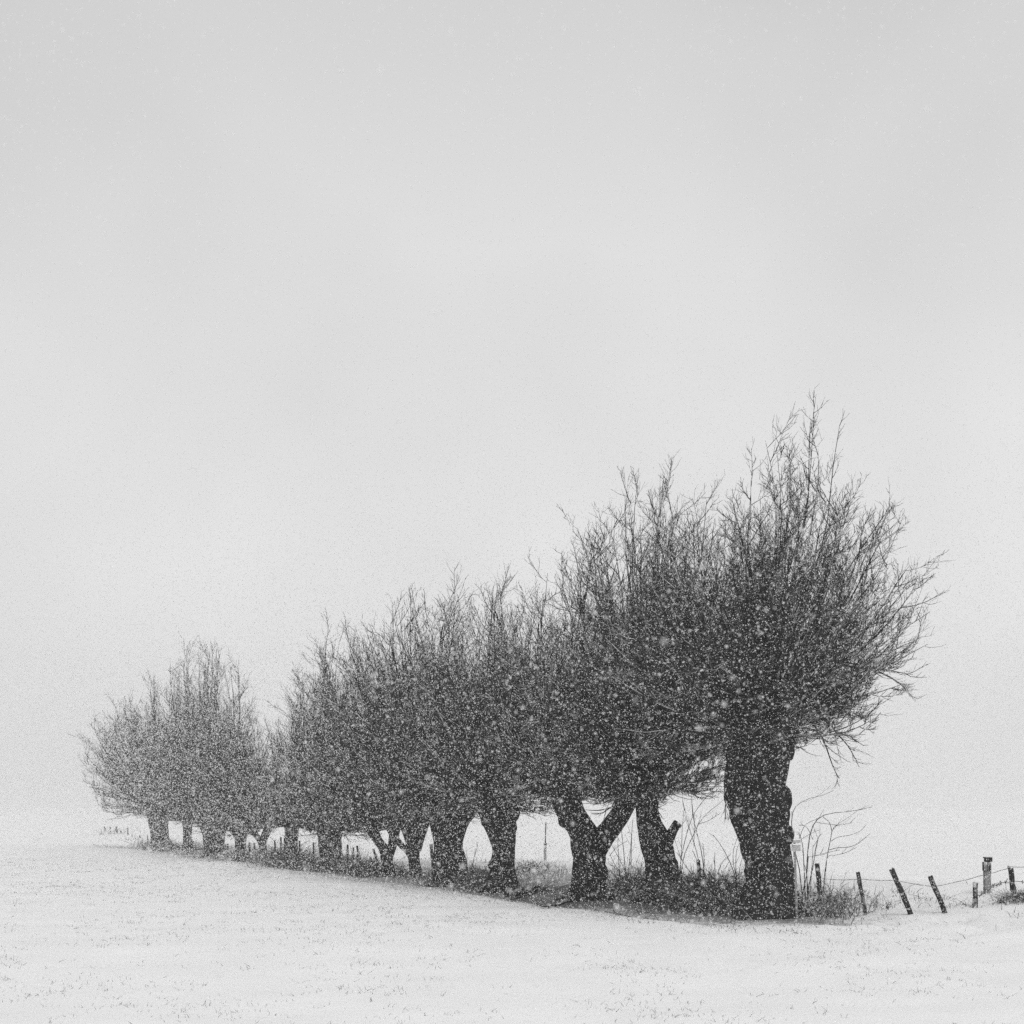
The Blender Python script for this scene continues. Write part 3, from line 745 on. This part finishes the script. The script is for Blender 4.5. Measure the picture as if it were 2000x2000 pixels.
# ------------------------------------------------------------------ weeds under the trees (ground cover)
def stems(rng, X, Y, Hh, lean, curl, K=4):
    N = len(X); a = rng.uniform(0, 2 * math.pi, N)
    d = np.stack([np.cos(a), np.sin(a), np.zeros(N)], -1) * (lean * np.abs(rng.normal(size=N)))[:, None]
    u = np.linspace(0, 1, K)[None, :, None]
    B = np.stack([X, Y, ground(X, Y) - .02], -1)[:, None]
    return B + Hh[:, None, None] * (np.array([0, 0, 1.]) * (u - curl * .35 * u ** 2) + d[:, None] * (u * .5 + u ** 2 * .8))
rng = np.random.default_rng(77)
WX, WY, WH = [], [], []
def clump(px, py, Y, rx, ry, n, h):
    c = ghit(px, py) if px > 1640 else W(px, py, Y)
    Y = c[1]; s = Y / FPX
    x = c[0] + rng.normal(size=n) * rx * s * .5; y = Y + rng.normal(size=n) * ry * .5
    m_ = rng.random(n) < .56; x, y = x[m_], y[m_]; n = len(x); h = h * .85
    WX.append(x); WY.append(y); WH.append(h * s * rng.uniform(.35, 1.15, n))
CL = [(560,1697,41,50,.8,300,72),(640,1702,39,60,.8,260,62),(705,1712,36.3,40,.8,260,48),(480,1682,46,50,.8,160,40),
      (1385,1745,24.4,110,1.0,110,120),(1345,1748,24.8,50,.8,50,105),(1215,1745,27.0,60,.8,60,95),(1592,1765,22.8,55,.7,60,112),(1640,1760,22.9,60,.7,40,60),(700,1705,37,60,.9,60,50),(600,1700,40,80,.9,90,60),(1040,1725,31.5,70,1.0,50,34),
      (1365,1750,24.4,75,1.1,1500,66),(1410,1755,23.9,60,1.0,1300,66),(1330,1755,24.8,40,.8,500,60),(1448,1760,23.0,40,.8,500,55),(1570,1765,22.7,45,.9,800,62),
      (1610,1768,22.6,60,1.0,900,58),(1650,1765,22.8,60,.9,350,34),(1230,1745,26.8,60,1.0,700,48),(1190,1745,27.0,40,.8,350,36),(1110,1745,27.0,35,.6,250,30),
      (925,1735,31.3,60,1.0,700,40),(940,1735,30.0,40,.8,400,40),(1020,1715,32,60,1.2,350,28),(1080,1712,32,60,1.2,350,24),(850,1735,31.2,25,.5,200,24),
      (780,1715,35.3,50,.9,350,20),(740,1715,35.6,45,.8,450,34),(705,1712,36.3,40,.8,450,36),(672,1705,38,45,.9,600,48),(630,1702,39,50,.9,600,40),(590,1698,40.3,50,.9,500,30),
      (555,1697,41,40,.8,500,48),(530,1690,43.5,40,.8,250,34),(495,1685,45.5,40,.8,250,26),(450,1678,47.5,45,.9,250,22),(395,1670,51.5,50,.9,250,24),(345,1663,55.5,45,.8,350,26),
      (300,1656,58,45,.8,350,26),(265,1643,70,40,1.5,90,12),(225,1632,82,40,2.5,110,16),
      (1990,1760,19.9,26,.25,900,30),(1966,1763,20.1,14,.2,200,22),(1895,1775,20.9,18,.3,40,30),(1880,1770,21.1,25,.4,60,24),(1860,1775,21.3,30,.4,60,22),(1720,1770,22.6,50,.8,170,26),(1770,1760,22.8,60,.9,170,22),(1830,1760,22.6,50,.9,110,20)]
for c in CL: clump(*c)
n = 4500                                             # thin scatter all along the bank
s_ = rng.uniform(-6, 46, n); d_ = rng.normal(.7, .9, n) + 2.4 * (1 - sstep(-2.5, .5, s_))
keep = fbm(s_ * .7, d_ * .9, 88, 3) > .47
s_, d_ = s_[keep], d_[keep]
WX.append(OX + UX * s_ + NX * d_); WY.append(OY + UY * s_ + NY * d_); WH.append(rng.uniform(.04, .16, len(s_)))
n = 6500                                             # short stubble in the thin snow before the trees
s_ = rng.uniform(-3, 46, n); d_ = rng.uniform(-2.6, 1.0, n)
keep = fbm(s_ * .9, d_ * 1.3, 89, 3) > .45
s_, d_ = s_[keep], d_[keep]
WX.append(OX + UX * s_ + NX * d_); WY.append(OY + UY * s_ + NY * d_); WH.append(rng.uniform(.03, .09, len(s_)))
WX, WY, WH = map(np.concatenate, (WX, WY, WH))
sw, dw = rowcoord(WX, WY)
kw = fbm(sw * 1.5, dw * 1.8, 93, 3) + .10 * rng.normal(size=len(WX)) > .45
WX, WY, WH = WX[kw], WY[kw], WH[kw]
P = stems(rng, WX, WY, WH, .7, .5, 3)
mb = MB(); th = np.maximum(1, (WY / 24)) ** .7
tubes(mb, P, (np.linspace(1, .35, 3)[None] * (.0052 * th * rng.uniform(.6, 1.5, len(WX)))[:, None]), 3)
sel = WH > .3
P1, R1 = grow_twigs(rng, P[sel], None, 3, .3, lambda t, r: .07 + .16 * r, .4, 1.1, 2, .1, .0042, .002)
tubes(mb, P1, R1, 3)
uo = mb.build('undergrowth', M_WEED); tag(uo, 'dark dry weeds and brambles along the foot of the willows', kind='stuff')

# ------------------------------------------------------------------ grass blades poking through the snow
rng = np.random.default_rng(99)
n = 25000
ctx = rng.uniform(-17, 13, n); cty = 8.0 + 40 * rng.random(n) ** 1.6
keep = (np.abs(ctx) < .47 * cty + 1.5) & (fbm(ctx * .8, cty * .5, 71, 5) + .11 * rng.normal(size=n) > .49)
s_, d_ = rowcoord(ctx, cty); keep &= d_ < 1.5
ctx, cty = ctx[keep], cty[keep]
m = rng.integers(1, 5, len(ctx))
bx = np.repeat(ctx, m) + rng.normal(size=m.sum()) * .05; by = np.repeat(cty, m) + rng.normal(size=m.sum()) * .05
hgt = rng.uniform(.018, .062, len(bx)) * np.repeat(rng.uniform(.6, 1.35, len(m)), m)
P = stems(rng, bx, by, hgt * .68 + .02, .6, .3, 3)
mb = MB(); tubes(mb, P, np.array([[1, .8, .25]]) * (rng.uniform(.0013, .0029, len(bx)) * np.maximum(1, by / 16) ** .6)[:, None], 3)
go = mb.build('grass', M_GRASS); tag(go, 'short grass blades poking through the snow of the field', kind='stuff')

# ------------------------------------------------------------------ falling snow: small spheres filling the air
rng = np.random.default_rng(5)
dens = 165.0
Y0, Y1, ZT = 2.2, 60.0, 7.6
def wedge(n):
    y = np.sqrt(rng.uniform(Y0 ** 2, Y1 ** 2, n)); x = rng.uniform(-1, 1, n) * (.46 * y + 1.0)
    return x, y
area = .92 * (Y1 ** 2 - Y0 ** 2) / 2
N = int(dens * area * ZT)
x, y = wedge(N); z = rng.uniform(0, ZT, N)
k = (z > ground(x, y, False) + .02) & (z < CAMZ + .60 * y + .5) & (z < np.interp(y, [2, 22, 40, 60], [7.6, 7.6, 6.5, 7.6])) & (rng.random(N) < (1 - .70 * sstep(12, 36, y)) * (.35 + .65 * sstep(2, 5, y)))
x, y, z = x[k], y[k], z[k]
fr = np.clip(np.exp(rng.normal(math.log(.0025), .34, len(x))), .0011, .0046) * (1 + 1.9 * sstep(14, 42, y))
fme = bpy.data.meshes.new('snowflakes'); fme.vertices.add(len(x))
fme.vertices.foreach_set('co', np.stack([x, y, z], -1).astype(np.float32).ravel())
fa = fme.attributes.new('flake_radius', 'FLOAT', 'POINT'); fa.data.foreach_set('value', fr.astype(np.float32))
fme.materials.append(M_FLAKE); fme.update()
fo = bpy.data.objects.new('snowflakes', fme); COL.objects.link(fo)
tag(fo, 'falling snowflakes filling the air before the trees', kind='stuff')
ng = bpy.data.node_groups.new('flakes', 'GeometryNodeTree')
ng.interface.new_socket('Geometry', in_out='INPUT', socket_type='NodeSocketGeometry')
ng.interface.new_socket('Geometry', in_out='OUTPUT', socket_type='NodeSocketGeometry')
gi, go_ = ng.nodes.new('NodeGroupInput'), ng.nodes.new('NodeGroupOutput')
mp = ng.nodes.new('GeometryNodeMeshToPoints'); na = ng.nodes.new('GeometryNodeInputNamedAttribute'); na.data_type = 'FLOAT'
na.inputs['Name'].default_value = 'flake_radius'
sm = ng.nodes.new('GeometryNodeSetMaterial'); sm.inputs['Material'].default_value = M_FLAKE
ng.links.new(gi.outputs[0], mp.inputs['Mesh']); ng.links.new(na.outputs[0], mp.inputs['Radius'])
ng.links.new(mp.outputs[0], sm.inputs[0]); ng.links.new(sm.outputs[0], go_.inputs[0])
md = fo.modifiers.new('points', 'NODES'); md.node_group = ng
print('flakes', len(x))

# ------------------------------------------------------------------ haze: the snowy air
mb = MB(); box(mb, np.array([0, 420, 4.4]), 1420, 980, 11.4, 0, 0)
pts = np.array([[sx, sy, sz] for sz in (-1.3, 10.2) for sx, sy in ((-710, -70), (710, -70), (710, 910), (-710, 910))], float)
mb = MB(); mb.add(pts, np.array([[3, 2, 1, 0], [4, 5, 6, 7], [0, 1, 5, 4], [1, 2, 6, 5], [2, 3, 7, 6], [3, 0, 4, 7]]))
mh = bpy.data.materials.new('haze'); mh.use_nodes = True
hn, hl = mh.node_tree.nodes, mh.node_tree.links; hn.clear()
ho_ = hn.new('ShaderNodeOutputMaterial'); pv = hn.new('ShaderNodeVolumePrincipled')
pv.inputs['Color'].default_value = (.98, .98, .98, 1); pv.inputs['Density'].default_value = .0014; pv.inputs['Anisotropy'].default_value = .2
hl.new(pv.outputs[0], ho_.inputs['Volume'])
hz = mb.build('haze', mh, None, False); tag(hz, 'pale haze of fine snow in the air', kind='stuff')
import sys
sys.stderr.write(str(len(x)) + ' flakes; tris %d\n' % sum(len(o.data.loops) - 2 * len(o.data.polygons) for o in scene.objects if o.type == 'MESH'))
print('polys', {o.name: len(o.data.polygons) for o in scene.objects if o.type == 'MESH' and len(o.data.polygons) > 20000})
